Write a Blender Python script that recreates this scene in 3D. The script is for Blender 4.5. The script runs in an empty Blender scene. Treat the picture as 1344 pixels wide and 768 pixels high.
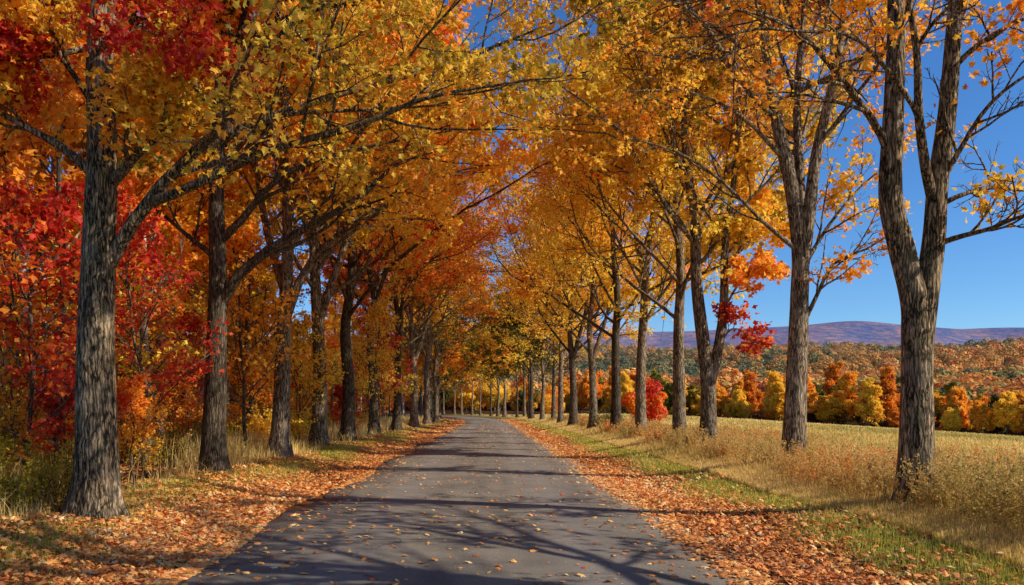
import bpy, math, numpy as np
from mathutils import Vector
R = np.random.default_rng(11)
S = bpy.context.scene
COL = S.collection
PI = math.pi
FX, VX, VY, EYE = 1045.0, 643.0, 537.0, 1.6

def P(px, py, Y):
    return ((px - VX) / FX * Y, Y, EYE - (py - VY) / FX * Y)

# ------------------------------------------------------------ terrain
def sstep(a, b, v):
    t = np.clip((v - a) / (b - a), 0, 1)
    return t * t * (3 - 2 * t)

def xc(y):
    y = np.asarray(y, float)
    t = np.maximum(0, y - 88)
    q = np.where(t < 150, t * t / 800.0, 28.1 + (t - 150) * 0.375)
    return -0.25 - q

def wob(x, y):
    return (np.sin(x * .31 + y * .17) + np.sin(x * .13 - y * .23 + 2) + np.sin(x * .71 + y * .53 + 4) * .5) / 2.5

def H(x, y):
    x = np.asarray(x, float); y = np.asarray(y, float)
    u = x - xc(y)
    a = np.abs(u)
    z = 0.22 * sstep(3.0, 6.0, a) + 0.03 * sstep(2.8, 3.4, a) * np.sin(y * .9 + x)
    z = z + 0.10 * wob(x * 1.3, y * 1.3) * sstep(4, 9, a)
    z = z - 0.15 * sstep(3.0, 3.8, a) * (1 - sstep(3.8, 5.0, a)) * .3
    f = -0.062 * (np.clip(u, 8, 145) - 8) + 0.0135 * np.clip(y, 0, 210) * sstep(6, 45, u)
    z = z + f
    d = .55 * x + .83 * y - 160
    z = z + 74 * sstep(60, 900, d) * (1 - sstep(1000, 1900, d)) * (1 + .10 * np.sin(x * .008 + 1) + .05 * np.sin(x * .021 + y * .013))
    z = z - 20 * sstep(200, 420, x - .35 * y) * sstep(100, 500, d)
    z = z + 5 * np.sin(x * .021 + 1) * np.sin(y * .017) * sstep(90, 300, d)
    z = z - 45 * sstep(1000, 2200, d)
    return z

# ------------------------------------------------------------ mesh helpers
def mesh_np(name, V, faces_list, smooth=False, attrs=None):
    """faces_list: list of int arrays (n,k)"""
    me = bpy.data.meshes.new(name)
    V = np.asarray(V, np.float32)
    me.vertices.add(len(V)); me.vertices.foreach_set('co', V.ravel())
    loops = np.concatenate([f.ravel() for f in faces_list]).astype(np.int32)
    tot = np.concatenate([np.full(len(f), f.shape[1]) for f in faces_list])
    start = np.concatenate([[0], np.cumsum(tot)[:-1]]).astype(np.int32)
    me.loops.add(len(loops)); me.loops.foreach_set('vertex_index', loops)
    me.polygons.add(len(tot)); me.polygons.foreach_set('loop_start', start)
    me.polygons.foreach_set('use_smooth', np.full(len(tot), smooth, dtype=bool))
    for k, v in (attrs or {}).items():
        a = me.attributes.new(k, 'FLOAT', 'POINT')
        a.data.foreach_set('value', np.asarray(v, np.float32))
    me.update(calc_edges=True)
    return me

def link(name, me, mat=None, parent=None, loc=None, label=None, cat=None, group=None, kind=None, objmat=False):
    o = bpy.data.objects.new(name, me); COL.objects.link(o)
    if parent is not None: o.parent = parent
    if loc is not None: o.location = loc
    if mat is not None:
        if len(me.materials) == 0: me.materials.append(mat)
        if objmat:
            o.material_slots[0].link = 'OBJECT'; o.material_slots[0].material = mat
    if label: o['label'] = label
    if cat: o['category'] = cat
    if group: o['group'] = group
    if kind: o['kind'] = kind
    return o

def empty(name, loc, label, cat, group=None, rz=0, sc=1):
    o = bpy.data.objects.new(name, None); COL.objects.link(o)
    o.location = loc; o.rotation_euler = (0, 0, rz)
    o.scale = (sc, sc, sc) if not isinstance(sc, tuple) else sc
    o['label'] = label; o['category'] = cat
    if group: o['group'] = group
    return o

def nrm(v):
    return v / np.maximum(np.linalg.norm(v, axis=-1, keepdims=True), 1e-9)

# ------------------------------------------------------------ materials
def new_mat(name):
    m = bpy.data.materials.new(name); m.use_nodes = True
    nt = m.node_tree; nt.nodes.clear()
    return m, nt, nt.nodes, nt.links

def ramp(n, stops, interp='LINEAR'):
    r = n.new('ShaderNodeValToRGB'); e = r.color_ramp.elements; r.color_ramp.interpolation = interp
    while len(e) < len(stops): e.new(0.5)
    for i, (p, c) in enumerate(stops):
        e[i].position = p; e[i].color = (*c, 1)
    return r

def noise(n, l, vec, scale, detail=4, rough=.55, dist=0):
    t = n.new('ShaderNodeTexNoise'); t.inputs['Scale'].default_value = scale
    t.inputs['Detail'].default_value = detail; t.inputs['Roughness'].default_value = rough
    t.inputs['Distortion'].default_value = dist
    if vec is not None: l.new(vec, t.inputs['Vector'])
    return t

def math_n(n, l, op, a, b=None, c=None, clamp=False):
    m = n.new('ShaderNodeMath'); m.operation = op; m.use_clamp = clamp
    for i, v in enumerate((a, b, c)):
        if v is None: continue
        if isinstance(v, (int, float)): m.inputs[i].default_value = v
        else: l.new(v, m.inputs[i])
    return m.outputs[0]

def mixc(n, l, f, a, b, mode='MIX'):
    m = n.new('ShaderNodeMix'); m.data_type = 'RGBA'; m.blend_type = mode
    for s, v in ((m.inputs[0], f), (m.inputs[6], a), (m.inputs[7], b)):
        if isinstance(v, (int, float)): s.default_value = v
        elif isinstance(v, tuple): s.default_value = (*v, 1)
        else: l.new(v, s)
    return m.outputs[2]

def coords(n, l, scale=(1, 1, 1)):
    t = n.new('ShaderNodeTexCoord'); mp = n.new('ShaderNodeMapping')
    l.new(t.outputs['Object'], mp.inputs['Vector']); mp.inputs['Scale'].default_value = scale
    return mp.outputs[0]

GREEN, OLIVE, YG = (.045, .065, .010), (.14, .13, .015), (.38, .29, .022)
GOLD, ORANGE, DEEP = (.93, .60, .055), (.93, .43, .036), (.88, .28, .025)
RUST, RED, CRIM = (.50, .15, .02), (.70, .060, .022), (.48, .022, .018)
YEL = (.95, .68, .07)

def leaf_mat(name, stops, trans=.48, rough=.5, gain=1.0, haze=None):
    m, nt, n, l = new_mat(name)
    a = n.new('ShaderNodeAttribute'); a.attribute_name = 'tone'
    stops = [(p, tuple(min(1, x * gain) for x in c)) for p, c in stops]
    r = ramp(n, stops); l.new(a.outputs['Fac'], r.inputs[0])
    ns = noise(n, l, coords(n, l), 9, 2)
    hsv = n.new('ShaderNodeHueSaturation'); l.new(r.outputs[0], hsv.inputs['Color'])
    l.new(math_n(n, l, 'MULTIPLY_ADD', ns.outputs[0], 1.1, .58), hsv.inputs['Value'])
    out = hsv.outputs[0]
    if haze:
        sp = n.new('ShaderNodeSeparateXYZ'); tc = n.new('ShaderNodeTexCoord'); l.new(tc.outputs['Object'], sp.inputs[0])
        out = mixc(n, l, math_n(n, l, 'MULTIPLY', math_n(n, l, 'MULTIPLY_ADD', sp.outputs['Y'], 1 / 800., -.25, clamp=True), .5), out, haze)  # aerial haze painted into the leaf colour, stronger with distance
    d = n.new('ShaderNodeBsdfPrincipled'); d.inputs['Roughness'].default_value = rough
    d.inputs['Specular IOR Level'].default_value = .3
    l.new(out, d.inputs['Base Color'])
    t = n.new('ShaderNodeBsdfTranslucent'); l.new(out, t.inputs['Color'])
    mx = n.new('ShaderNodeMixShader'); mx.inputs[0].default_value = trans
    l.new(d.outputs[0], mx.inputs[1]); l.new(t.outputs[0], mx.inputs[2])
    o = n.new('ShaderNodeOutputMaterial'); l.new(mx.outputs[0], o.inputs[0])
    return m

M = {}
M['mixed'] = leaf_mat('mixed_leaves', [(0, OLIVE), (.18, YG), (.38, GOLD), (.60, ORANGE), (.80, DEEP), (.9, RED), (1, CRIM)])
M['gold'] = leaf_mat('gold_leaves', [(0, YG), (.2, GOLD), (.42, YEL), (.66, GOLD), (.88, ORANGE), (1, DEEP)])
M['orange'] = leaf_mat('orange_leaves', [(0, YG), (.25, GOLD), (.55, ORANGE), (.85, DEEP), (1, RED)])
M['rust'] = leaf_mat('rust_leaves', [(0, OLIVE), (.3, DEEP), (.6, ORANGE), (.8, RUST), (1, RED)])
M['red'] = leaf_mat('red_leaves', [(0, ORANGE), (.28, DEEP), (.5, RED), (1, CRIM)])
M['green'] = leaf_mat('green_leaves', [(0, GREEN), (.45, OLIVE), (.8, YG), (1, GOLD)])
M['shrub'] = leaf_mat('shrub_leaves', [(0, OLIVE), (.4, YG), (.7, (.60, .42, .03)), (.86, YEL), (1, DEEP)])
M['brown'] = leaf_mat('dry_leaves', [(0, OLIVE), (.3, (.48, .36, .09)), (.65, (.74, .46, .15)), (.88, DEEP), (1, RED)])
M['litter'] = leaf_mat('fallen_leaves', [(0, (.12, .06, .03)), (.22, (.32, .13, .045)), (.42, (.70, .22, .05)), (.62, (.84, .34, .08)), (.80, (.85, .52, .16)), (.94, (.80, .62, .34)), (1, (.66, .09, .03))], trans=.15, rough=.6)
M['straw'] = leaf_mat('dry_grass', [(0, (.26, .24, .04)), (.35, (.62, .43, .11)), (.7, (.88, .62, .20)), (1, (.95, .76, .34))], trans=.4)
M['turf'] = leaf_mat('short_grass', [(0, (.22, .25, .03)), (.4, (.46, .44, .05)), (.75, (.72, .60, .12)), (1, (.80, .62, .22))], trans=.4)

def bark_mat(name, dark, light, moss=.25, ridge=1.0, pale=(.52, .44, .34), palef=.25):
    m, nt, n, l = new_mat(name)
    oi = n.new('ShaderNodeObjectInfo')
    def oc(sc):
        tc = n.new('ShaderNodeTexCoord'); a = n.new('ShaderNodeVectorMath'); a.operation = 'ADD'
        cb = n.new('ShaderNodeCombineXYZ'); l.new(math_n(n, l, 'MULTIPLY', oi.outputs['Random'], 37.), cb.inputs[2]); l.new(math_n(n, l, 'MULTIPLY', oi.outputs['Random'], 11.), cb.inputs[0])
        l.new(tc.outputs['Object'], a.inputs[0]); l.new(cb.outputs[0], a.inputs[1])
        mp = n.new('ShaderNodeMapping'); mp.inputs['Scale'].default_value = sc; l.new(a.outputs[0], mp.inputs['Vector']); return mp.outputs[0]
    c1 = oc((26, 26, 3.4)); c2 = oc((1, 1, .6)); c3 = oc((1, 1, 1))
    warp = noise(n, l, c3, 5, 3)
    va = n.new('ShaderNodeVectorMath'); va.operation = 'MULTIPLY_ADD'
    l.new(warp.outputs['Color'], va.inputs[0]); va.inputs[1].default_value = (2.2, 2.2, .5); l.new(c1, va.inputs[2])
    vo = n.new('ShaderNodeTexVoronoi'); vo.feature = 'DISTANCE_TO_EDGE'; vo.inputs['Scale'].default_value = 1.0
    l.new(va.outputs[0], vo.inputs['Vector'])
    fn = noise(n, l, c1, 2.2, 6, .65)
    edge = math_n(n, l, 'MULTIPLY', vo.outputs['Distance'], 2.6, clamp=True)
    vb = n.new('ShaderNodeVectorMath'); vb.operation = 'MULTIPLY_ADD'
    l.new(warp.outputs['Color'], vb.inputs[0]); vb.inputs[1].default_value = (1.2, 1.2, 1.2); l.new(oc((17, 17, 2.1)), vb.inputs[2])
    rn = noise(n, l, vb.outputs[0], 1.0, 5, .6)
    rg = math_n(n, l, 'MULTIPLY', math_n(n, l, 'ABSOLUTE', math_n(n, l, 'SUBTRACT', rn.outputs[0], .5)), 5.0, clamp=True)
    h = math_n(n, l, 'MULTIPLY_ADD', fn.outputs[0], .5, math_n(n, l, 'MULTIPLY_ADD', edge, .36, math_n(n, l, 'MULTIPLY', rg, .42)))
    col = ramp(n, [(.36, dark), (.68, tuple((a + b) / 2 for a, b in zip(dark, light))), (.95, light)]); l.new(h, col.inputs[0])
    pn = noise(n, l, c2, 3.2, 5, .6)
    pf = ramp(n, [(.50, (0, 0, 0)), (.66, (1, 1, 1))]); l.new(pn.outputs[0], pf.inputs[0])
    c = mixc(n, l, math_n(n, l, 'MULTIPLY', pf.outputs[0], palef), col.outputs[0], mixc(n, l, .6, col.outputs[0], pale))
    mn = noise(n, l, c2, 7, 4)
    mf = ramp(n, [(.52, (0, 0, 0)), (.7, (1, 1, 1))]); l.new(mn.outputs[0], mf.inputs[0])
    c = mixc(n, l, math_n(n, l, 'MULTIPLY', mf.outputs[0], moss), c, (.10, .11, .04))
    kn = n.new('ShaderNodeTexVoronoi'); kn.inputs['Scale'].default_value = 1.15; l.new(c3, kn.inputs['Vector'])
    kr = ramp(n, [(.05, (.28, .25, .22)), (.11, (1, 1, 1))]); l.new(kn.outputs['Distance'], kr.inputs[0])
    c = mixc(n, l, .8, c, mixc(n, l, 1., c, kr.outputs[0], 'MULTIPLY'))
    vv = n.new('ShaderNodeHueSaturation'); l.new(c, vv.inputs['Color']); l.new(math_n(n, l, 'MULTIPLY_ADD', oi.outputs['Random'], .3, .8), vv.inputs['Value']); vv.inputs['Saturation'].default_value = 1.15; c = vv.outputs[0]
    b = n.new('ShaderNodeBump'); b.inputs['Strength'].default_value = .85 * ridge; b.inputs['Distance'].default_value = .022
    l.new(h, b.inputs['Height'])
    d = n.new('ShaderNodeBsdfPrincipled'); d.inputs['Roughness'].default_value = .9
    d.inputs['Specular IOR Level'].default_value = .15
    l.new(c, d.inputs['Base Color']); l.new(b.outputs[0], d.inputs['Normal'])
    o = n.new('ShaderNodeOutputMaterial'); l.new(d.outputs[0], o.inputs[0])
    return m
M['bark'] = bark_mat('furrowed_bark', (.022, .014, .009), (.74, .54, .34))
M['bark_grey'] = bark_mat('grey_bark', (.035, .023, .015), (.72, .54, .36), moss=.2, palef=.5)
M['bark_dark'] = bark_mat('dark_bark', (.022, .015, .011), (.34, .25, .17), moss=.35, palef=.15)
M['bark_thin'] = bark_mat('thin_bark', (.05, .038, .028), (.30, .23, .16), moss=.3, ridge=.6)

def birch_mat():
    m, nt, n, l = new_mat('birch_bark')
    c = coords(n, l, (3, 3, 16)); nn = noise(n, l, c, 1.3, 4, .6)
    r = ramp(n, [(.36, (.05, .04, .035)), (.44, (.50, .45, .38)), (1, (.68, .62, .54))]); l.new(nn.outputs[0], r.inputs[0])
    d = n.new('ShaderNodeBsdfPrincipled'); d.inputs['Roughness'].default_value = .75; l.new(r.outputs[0], d.inputs['Base Color'])
    o = n.new('ShaderNodeOutputMaterial'); l.new(d.outputs[0], o.inputs[0])
    return m
M['birch'] = birch_mat()

# ------------------------------------------------------------ tubes and growth
def tubes(pts, rad, sides, disp=None):
    """pts (N,n,3), rad (N,n) -> V, F"""
    N, n, _ = pts.shape
    T = np.empty_like(pts); T[:, 1:-1] = pts[:, 2:] - pts[:, :-2]; T[:, 0] = pts[:, 1] - pts[:, 0]; T[:, -1] = pts[:, -1] - pts[:, -2]
    T = nrm(T)
    mean = nrm(pts[:, -1] - pts[:, 0])
    ref = np.where(np.abs(mean[:, 2:3]) > .7, np.array([[0., 1, 0]]), np.array([[0., 0, 1]]))
    X = nrm(np.cross(np.broadcast_to(ref[:, None], T.shape), T)); Y = np.cross(T, X)
    a = np.arange(sides) / sides * 2 * PI
    rr = rad[:, :, None] * np.ones(sides)
    if disp is not None: rr = disp(pts, rad, a, rr)
    V = pts[:, :, None] + rr[..., None] * (np.cos(a)[None, None, :, None] * X[:, :, None] + np.sin(a)[None, None, :, None] * Y[:, :, None])
    idx = np.arange(N * n * sides).reshape(N, n, sides)
    A = idx[:, :-1]; B = idx[:, 1:]
    F = np.stack([A, np.roll(A, -1, 2), np.roll(B, -1, 2), B], -1).reshape(-1, 4)
    return V.reshape(-1, 3), F

def merge(parts):
    Vs, Fs, off = [], [], 0
    for V, F in parts:
        Vs.append(V); Fs.append(F + off); off += len(V)
    return np.concatenate(Vs), Fs

def catmull(pts, n):
    pts = np.asarray(pts, float)
    if len(pts) == 2: pts = np.stack([pts[0], pts.mean(0), pts[1]])
    p = np.concatenate([[2 * pts[0] - pts[1]], pts, [2 * pts[-1] - pts[-2]]])
    seg = np.linalg.norm(np.diff(pts, axis=0), axis=1); cum = np.concatenate([[0], np.cumsum(seg)])
    s = np.linspace(0, cum[-1], n); i = np.clip(np.searchsorted(cum, s, 'right') - 1, 0, len(pts) - 2)
    t = ((s - cum[i]) / seg[i])[:, None]
    a, b, c, d = p[i], p[i + 1], p[i + 2], p[i + 3]
    return .5 * ((2 * b) + (-a + c) * t + (2 * a - 5 * b + 4 * c - d) * t ** 2 + (-a + 3 * b - 3 * c + d) * t ** 3)

def grow(start, dr, L, r0, r1, n, curl, trop):
    N = len(start); pts = np.empty((N, n, 3)); pts[:, 0] = start; d = nrm(dr)
    step = (L / (n - 1))[:, None]
    for i in range(1, n):
        d = nrm(d + R.normal(0, curl, (N, 3)) + np.array([0, 0, trop]))
        pts[:, i] = pts[:, i - 1] + d * step
    t = np.linspace(0, 1, n)[None]
    rad = r0[:, None] * (1 - t) + r1 * t
    return pts, rad

def children(pts, rad, gid, k, t0, t1, ang, lk, n, curl, trop, rk=.6, rmin=.004, flat=0.0):
    N, m, _ = pts.shape
    t = t0 + (t1 - t0) * (np.arange(k)[None] + R.uniform(0, .9, (N, k))) / k
    f = t * (m - 1); i = np.minimum(f.astype(int), m - 2); w = (f - i)[..., None]
    ar = np.arange(N)[:, None]
    p = pts[ar, i] * (1 - w) + pts[ar, i + 1] * w
    r = rad[ar, i] * (1 - w[..., 0]) + rad[ar, i + 1] * w[..., 0]
    T = nrm(pts[ar, i + 1] - pts[ar, i])
    rnd = nrm(np.cross(T, R.normal(0, 1, (N, k, 3))))
    if flat:
        rnd = nrm(rnd * np.array([1, 1, 1 - flat]))
    a = np.radians(R.normal(ang, 9, (N, k)))[..., None]
    d = nrm(T * np.cos(a) + rnd * np.sin(a))
    Lp = np.linalg.norm(np.diff(pts, axis=1), axis=2).sum(1)[:, None]
    L = Lp * lk * (1.15 - .65 * t) * R.uniform(.7, 1.25, (N, k))
    g = np.repeat(gid[:, None], k, 1)
    c, cr = grow(p.reshape(-1, 3), d.reshape(-1, 3), L.ravel(), np.maximum(r * rk, rmin * 1.5).ravel(), rmin, n, curl, trop)
    return c, cr, g.ravel()

def LT(kind):
    if kind == 'maple':
        o = [(0, -.42), (.34, -.34), (.26, -.10), (.56, .10), (.24, .14), (.16, .30), (0, .62), (-.16, .30), (-.24, .14), (-.56, .10), (-.26, -.10), (-.34, -.34)]
        V = np.array([(0, 0, 0.06)] + [(x, y, -.25 * abs(x) - .15 * max(y, 0) ** 2) for x, y in o])
        k = len(o); F = np.array([(0, 1 + i, 1 + (i + 1) % k) for i in range(k)])
    elif kind == 'mid':
        V = np.array([(0, -.5, 0), (.46, -.05, -.16), (.2, .1, -.04), (0, .55, -.1), (-.2, .1, -.04), (-.46, -.05, -.16)])
        F = np.array([(0, 1, 2), (0, 2, 3), (0, 3, 4), (0, 4, 5)])
    elif kind == 'oval':
        V = np.array([(0, -.5, 0), (.22, 0, -.08), (0, .5, -.05), (-.22, 0, -.08)])
        F = np.array([(0, 1, 2), (0, 2, 3)])
    else:
        V = np.array([(0, -.5, 0), (.42, 0, -.15), (0, .5, 0), (-.42, 0, -.15)])
        F = np.array([(0, 1, 2), (0, 2, 3)])
    return V, F

def leaves_geo(pos, nor, tip, size, kind):
    tv, tf = LT(kind)
    nor = nrm(nor); X = nrm(np.cross(tip, nor)); Y = np.cross(nor, X)
    B = np.stack([X, Y, nor], 1)                       # (N,3,3) rows basis
    V = pos[:, None] + size[:, None, None] * np.einsum('vk,nkj->nvj', tv, B)
    F = tf[None] + (np.arange(len(pos)) * len(tv))[:, None, None]
    return V.reshape(-1, 3), F.reshape(-1, tf.shape[1]), len(tv)

def clump(p, ph):
    return (np.sin(p[:, 0] * 1.1 + ph) + np.sin(p[:, 1] * 1.3 + ph * 2) + np.sin(p[:, 2] * 1.7 + ph * 3) + .6 * np.sin(p[:, 0] * 2.7 + p[:, 2] * 2.1 + ph)) / 3.6

def scatter_leaves(tw, per, spread, size, kind, tone0, ton_var, limbtone=None, gid=None, ph=0., thin=.0, up=.45, prune=None):
    N, n, _ = tw.shape
    t = R.uniform(.15, 1.05, (N, per)) * (n - 1)
    i = np.clip(t.astype(int), 0, n - 2); w = (t - i)[..., None]
    ar = np.arange(N)[:, None]
    p = tw[ar, i] * (1 - w) + tw[ar, i + 1] * w + R.normal(0, spread, (N, per, 3)) * np.array([1, 1, .6])
    T = nrm(tw[:, -1] - tw[:, 0])[:, None] + R.normal(0, .5, (N, per, 3))
    T[..., 2] -= .35
    keep = np.ones((N, per), bool)
    if thin > 0:
        cl = np.sin(tw[:, 0] @ np.array([2.1, 1.7, 2.9]) + ph * 5) + R.normal(0, .5, N)
        keep &= (cl > np.quantile(cl, thin))[:, None]
    if prune is not None: keep &= R.random((N, per)) > prune(p)
    p = p[keep]; T = T[keep]
    nor = R.normal(0, .55, p.shape); nor[:, 2] += up
    sz = size * R.uniform(.65, 1.3, len(p))
    V, F, k = leaves_geo(p, nor, T, sz, kind)
    tone = tone0 + ton_var * clump(p, ph) + R.normal(0, .12, len(p))
    if limbtone is not None:
        g = np.repeat(gid[:, None], per, 1)[keep]; tone = tone + limbtone[g]
    return V, F, np.repeat(np.clip(tone, 0, 1), k)

def trunk_disp(pts, rad, a, rr):
    z = pts[..., 2:3]; A = a[None, None]
    rid = np.sin(A * 11 + 1.7 * np.sin(z * 2.3 + A * 2)) * .5 + np.sin(A * 19 + 2.2 * np.sin(z * 3.1 - A * 3)) * .4 + np.sin(A * 3 + z * 1.1) * .5
    rr = rr + rad[..., None] * .028 * rid
    zz = np.maximum(z - pts[:, :1, 2:3], 0)
    fl = np.exp(-zz / .30)
    return rr * (1 + fl * (.42 + .26 * np.sin(A * 5 + 1 + np.sin(A * 2))) + .07 * np.exp(-zz / 1.2))

def make_tree(stems, limbs=(), auto=10, t0=.35, t1=.95, llen=.38, ang=55, ks=(7, 5, 4), per=11, size=.12, kind='mid', tone=.5, var=.3,
              thin=.1, sides=14, ph=None, spread=.13, trop=.06, maxlen=5.5, limbtone_fn=None, hi=False, lr=.5, base_long=True, flat=.35, seg=9, prune=None, reach=0., one=False):
    """stems: list of (points, r0, r1); limbs: list of (points, r0). Coordinates local. Returns meshes."""
    ph = R.uniform(0, 9) if ph is None else ph
    n = 60 if hi else 24
    sp, sr = [], []
    parts = []
    for q, (pts, r0, r1) in enumerate(stems):
        c = catmull(pts, n); r = r0 + (r1 - r0) * np.linspace(0, 1, n) ** .85
        sp.append(c); sr.append(r)
        if hi:
            m = 150; cc = catmull(pts, m); rr = r0 + (r1 - r0) * np.linspace(0, 1, m) ** .85
            parts.append(tubes(cc[None], rr[None], 44, trunk_disp if q == 0 else None))
        else:
            parts.append(tubes(c[None], r[None], sides, trunk_disp if q == 0 else None))
    V, F = merge(parts); trunk = mesh_np('trunk', V, F, True)
    # limbs
    lp, lrr = [], []
    for pts, r0 in limbs:
        c = catmull(pts, seg); lp.append(c); lrr.append(r0 + (.012 - r0) * np.linspace(0, 1, seg) ** .8)
    for q, (c, r) in enumerate(zip(sp, sr)):
        k = auto if isinstance(auto, int) else auto[q]
        if not k: continue
        a0 = t0 if isinstance(t0, float) else t0[q]
        t = a0 + (t1 - a0) * (np.arange(k) + R.uniform(0, .8, k)) / k
        i = np.minimum((t * (n - 1)).astype(int), n - 2)
        az = np.arange(k) * 2.39996 + R.uniform(0, 6.28) + R.normal(0, .3, k)
        el = np.radians(R.normal(90 - ang, 8, k)) + .35 * (t - a0)
        d = np.stack([np.cos(az) * np.cos(el), np.sin(az) * np.cos(el), np.sin(el)], 1)
        Ht = np.linalg.norm(np.diff(c, axis=0), axis=1).sum()
        L = np.minimum(maxlen, Ht * llen) * (1.15 - .75 * (t - a0) / max(1e-3, t1 - a0)) * R.uniform(.8, 1.15, k)
        L = L * (1 + reach * d[:, 0]) 
        P_, R_ = grow(c[i], d, L, np.minimum(r[i] * lr, L * .028 + .01), .012, seg, .10, .045)
        lp += list(P_); lrr += list(R_)
    lp = np.array(lp); lrr = np.array(lrr); gid = np.arange(len(lp))
    geo = [[tubes(lp[g:g + 1], lrr[g:g + 1], 10 if hi else 7)] for g in gid]
    b2, r2, g2 = children(lp, lrr, gid, ks[0], .18, 1, 46, .50, 6, .13, trop, .62, .008, flat)
    b3, r3, g3 = children(b2, r2, g2, ks[1], .15, 1, 44, .48, 5, .15, trop, .62, .0045, flat)
    b4, r4, g4 = children(b3, r3, g3, ks[2], .15, 1, 42, .50, 4, .18, .03, .62, .003, flat) if ks[2] else (b3, r3, g3)
    for (b, r, g, s) in ((b2, r2, g2, 6), (b3, r3, g3, 4)) + (((b4, r4, g4, 3),) if ks[2] and hi else ()):
        for q in gid:
            sel = g == q
            geo[q].append(tubes(b[sel], r[sel], s))
    lmesh = []
    if one:
        V, F = merge([x for q in gid for x in geo[q]]); lmesh = [mesh_np('branches', V, F, True)]; gid_ = []
    else: gid_ = gid
    for q in gid_:
        V, F = merge(geo[q]); lmesh.append(mesh_np('limb', V, F, True))
    lt = R.normal(0, .08, len(gid))
    if limbtone_fn is not None: lt = lt + limbtone_fn(lp)
    V, F, T = scatter_leaves(b4, per, spread, size, kind, tone, var, lt, g4, ph, thin, prune=prune)
    V2, F2, T2 = scatter_leaves(b3, max(2, per // 2), spread, size, kind, tone, var, lt, g3, ph, thin, prune=prune)
    F2 = F2 + len(V)
    crown = mesh_np('crown', np.concatenate([V, V2]), [np.concatenate([F, F2])], False, {'tone': np.concatenate([T, T2])})
    return dict(trunk=trunk, limbs=lmesh, crown=crown)

def place(T, name, loc, label, cat, leaf, bark, group=None, rz=0, sc=1, limbs=True):
    e = empty(name, loc, label, cat, group, rz, sc)
    link('trunk', T['trunk'], M[bark], e, objmat=True)
    if limbs:
        for m in T['limbs']: link('branches' if m.name.startswith('branches') else 'limb', m, M[bark], e, objmat=True)
    link('crown', T['crown'], M[leaf], e, objmat=True)
    return e

# ------------------------------------------------------------ world, sun, camera
SUN_EL, SUN_AZ = math.radians(34), math.atan2(1.0, -.34)     # azimuth measured from +Y towards +X
w = bpy.data.worlds.new('World'); S.world = w; w.use_nodes = True
nt = w.node_tree; nt.nodes.clear()
sky = nt.nodes.new('ShaderNodeTexSky'); sky.sky_type = 'NISHITA'; sky.sun_disc = False
sky.sun_elevation = SUN_EL; sky.sun_rotation = SUN_AZ; sky.air_density = 1.0; sky.dust_density = .1; sky.ozone_density = 2.5; sky.altitude = 300
hs = nt.nodes.new('ShaderNodeHueSaturation'); hs.inputs['Saturation'].default_value = 1.2; hs.inputs['Value'].default_value = 1.15
bg = nt.nodes.new('ShaderNodeBackground'); bg.inputs['Strength'].default_value = .10
wo = nt.nodes.new('ShaderNodeOutputWorld')
tn = nt.nodes.new('ShaderNodeMix'); tn.data_type = 'RGBA'; tn.blend_type = 'MULTIPLY'; tn.inputs[0].default_value = 1; tn.inputs[7].default_value = (.72, .98, 1.28, 1)
nt.links.new(sky.outputs[0], hs.inputs['Color']); nt.links.new(hs.outputs[0], tn.inputs[6]); nt.links.new(tn.outputs[2], bg.inputs[0]); nt.links.new(bg.outputs[0], wo.inputs[0])
sl = bpy.data.lights.new('sun', 'SUN'); sl.energy = 5.0; sl.angle = math.radians(.55); sl.color = (1, .935, .82)
so = bpy.data.objects.new('sun', sl); COL.objects.link(so)
sd = Vector((math.sin(SUN_AZ) * math.cos(SUN_EL), math.cos(SUN_AZ) * math.cos(SUN_EL), math.sin(SUN_EL)))
so.rotation_euler = sd.to_track_quat('Z', 'Y').to_euler()
cd = bpy.data.cameras.new('camera'); co = bpy.data.objects.new('camera', cd); COL.objects.link(co)
co.location = (0, 0, EYE); co.rotation_euler = (PI / 2, 0, 0); cd.lens = 36 * FX / 1344
cd.shift_x = (672 - VX) / 1344; cd.shift_y = (VY - 384) / 1344; cd.clip_end = 20000; S.camera = co
S.view_settings.view_transform = 'Standard'; S.view_settings.look = 'None'; S.view_settings.exposure = 0
S.cycles.max_bounces = 7; S.cycles.diffuse_bounces = 3; S.cycles.transmission_bounces = 4; S.cycles.transparent_max_bounces = 4

# ------------------------------------------------------------ ground, road, mountain
def spaced(a, b, fine, grow_):
    out = [0.0]; s = fine
    while out[-1] < b: out.append(out[-1] + s); s *= grow_
    neg = [0.0]; s = fine
    while neg[-1] > a: neg.append(neg[-1] - s); s *= grow_
    return np.array(neg[:0:-1] + out)
gx = spaced(-2500, 3500, .35, 1.024)
gy = spaced(-60, 2500, .6, 1.016)
X, Yg = np.meshgrid(gx, gy); Z = H(X, Yg)
U = X - xc(Yg)
V = np.stack([X, Yg, Z - .0], -1).reshape(-1, 3)
nx = len(gx); idx = np.arange(len(V)).reshape(len(gy), nx)
F = np.stack([idx[:-1, :-1], idx[:-1, 1:], idx[1:, 1:], idx[1:, :-1]], -1).reshape(-1, 4)
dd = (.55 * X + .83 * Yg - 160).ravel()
gme = mesh_np('ground', V, [F], True, {'u': U.ravel(), 'wood': sstep(-6, 4, dd)})

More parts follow.
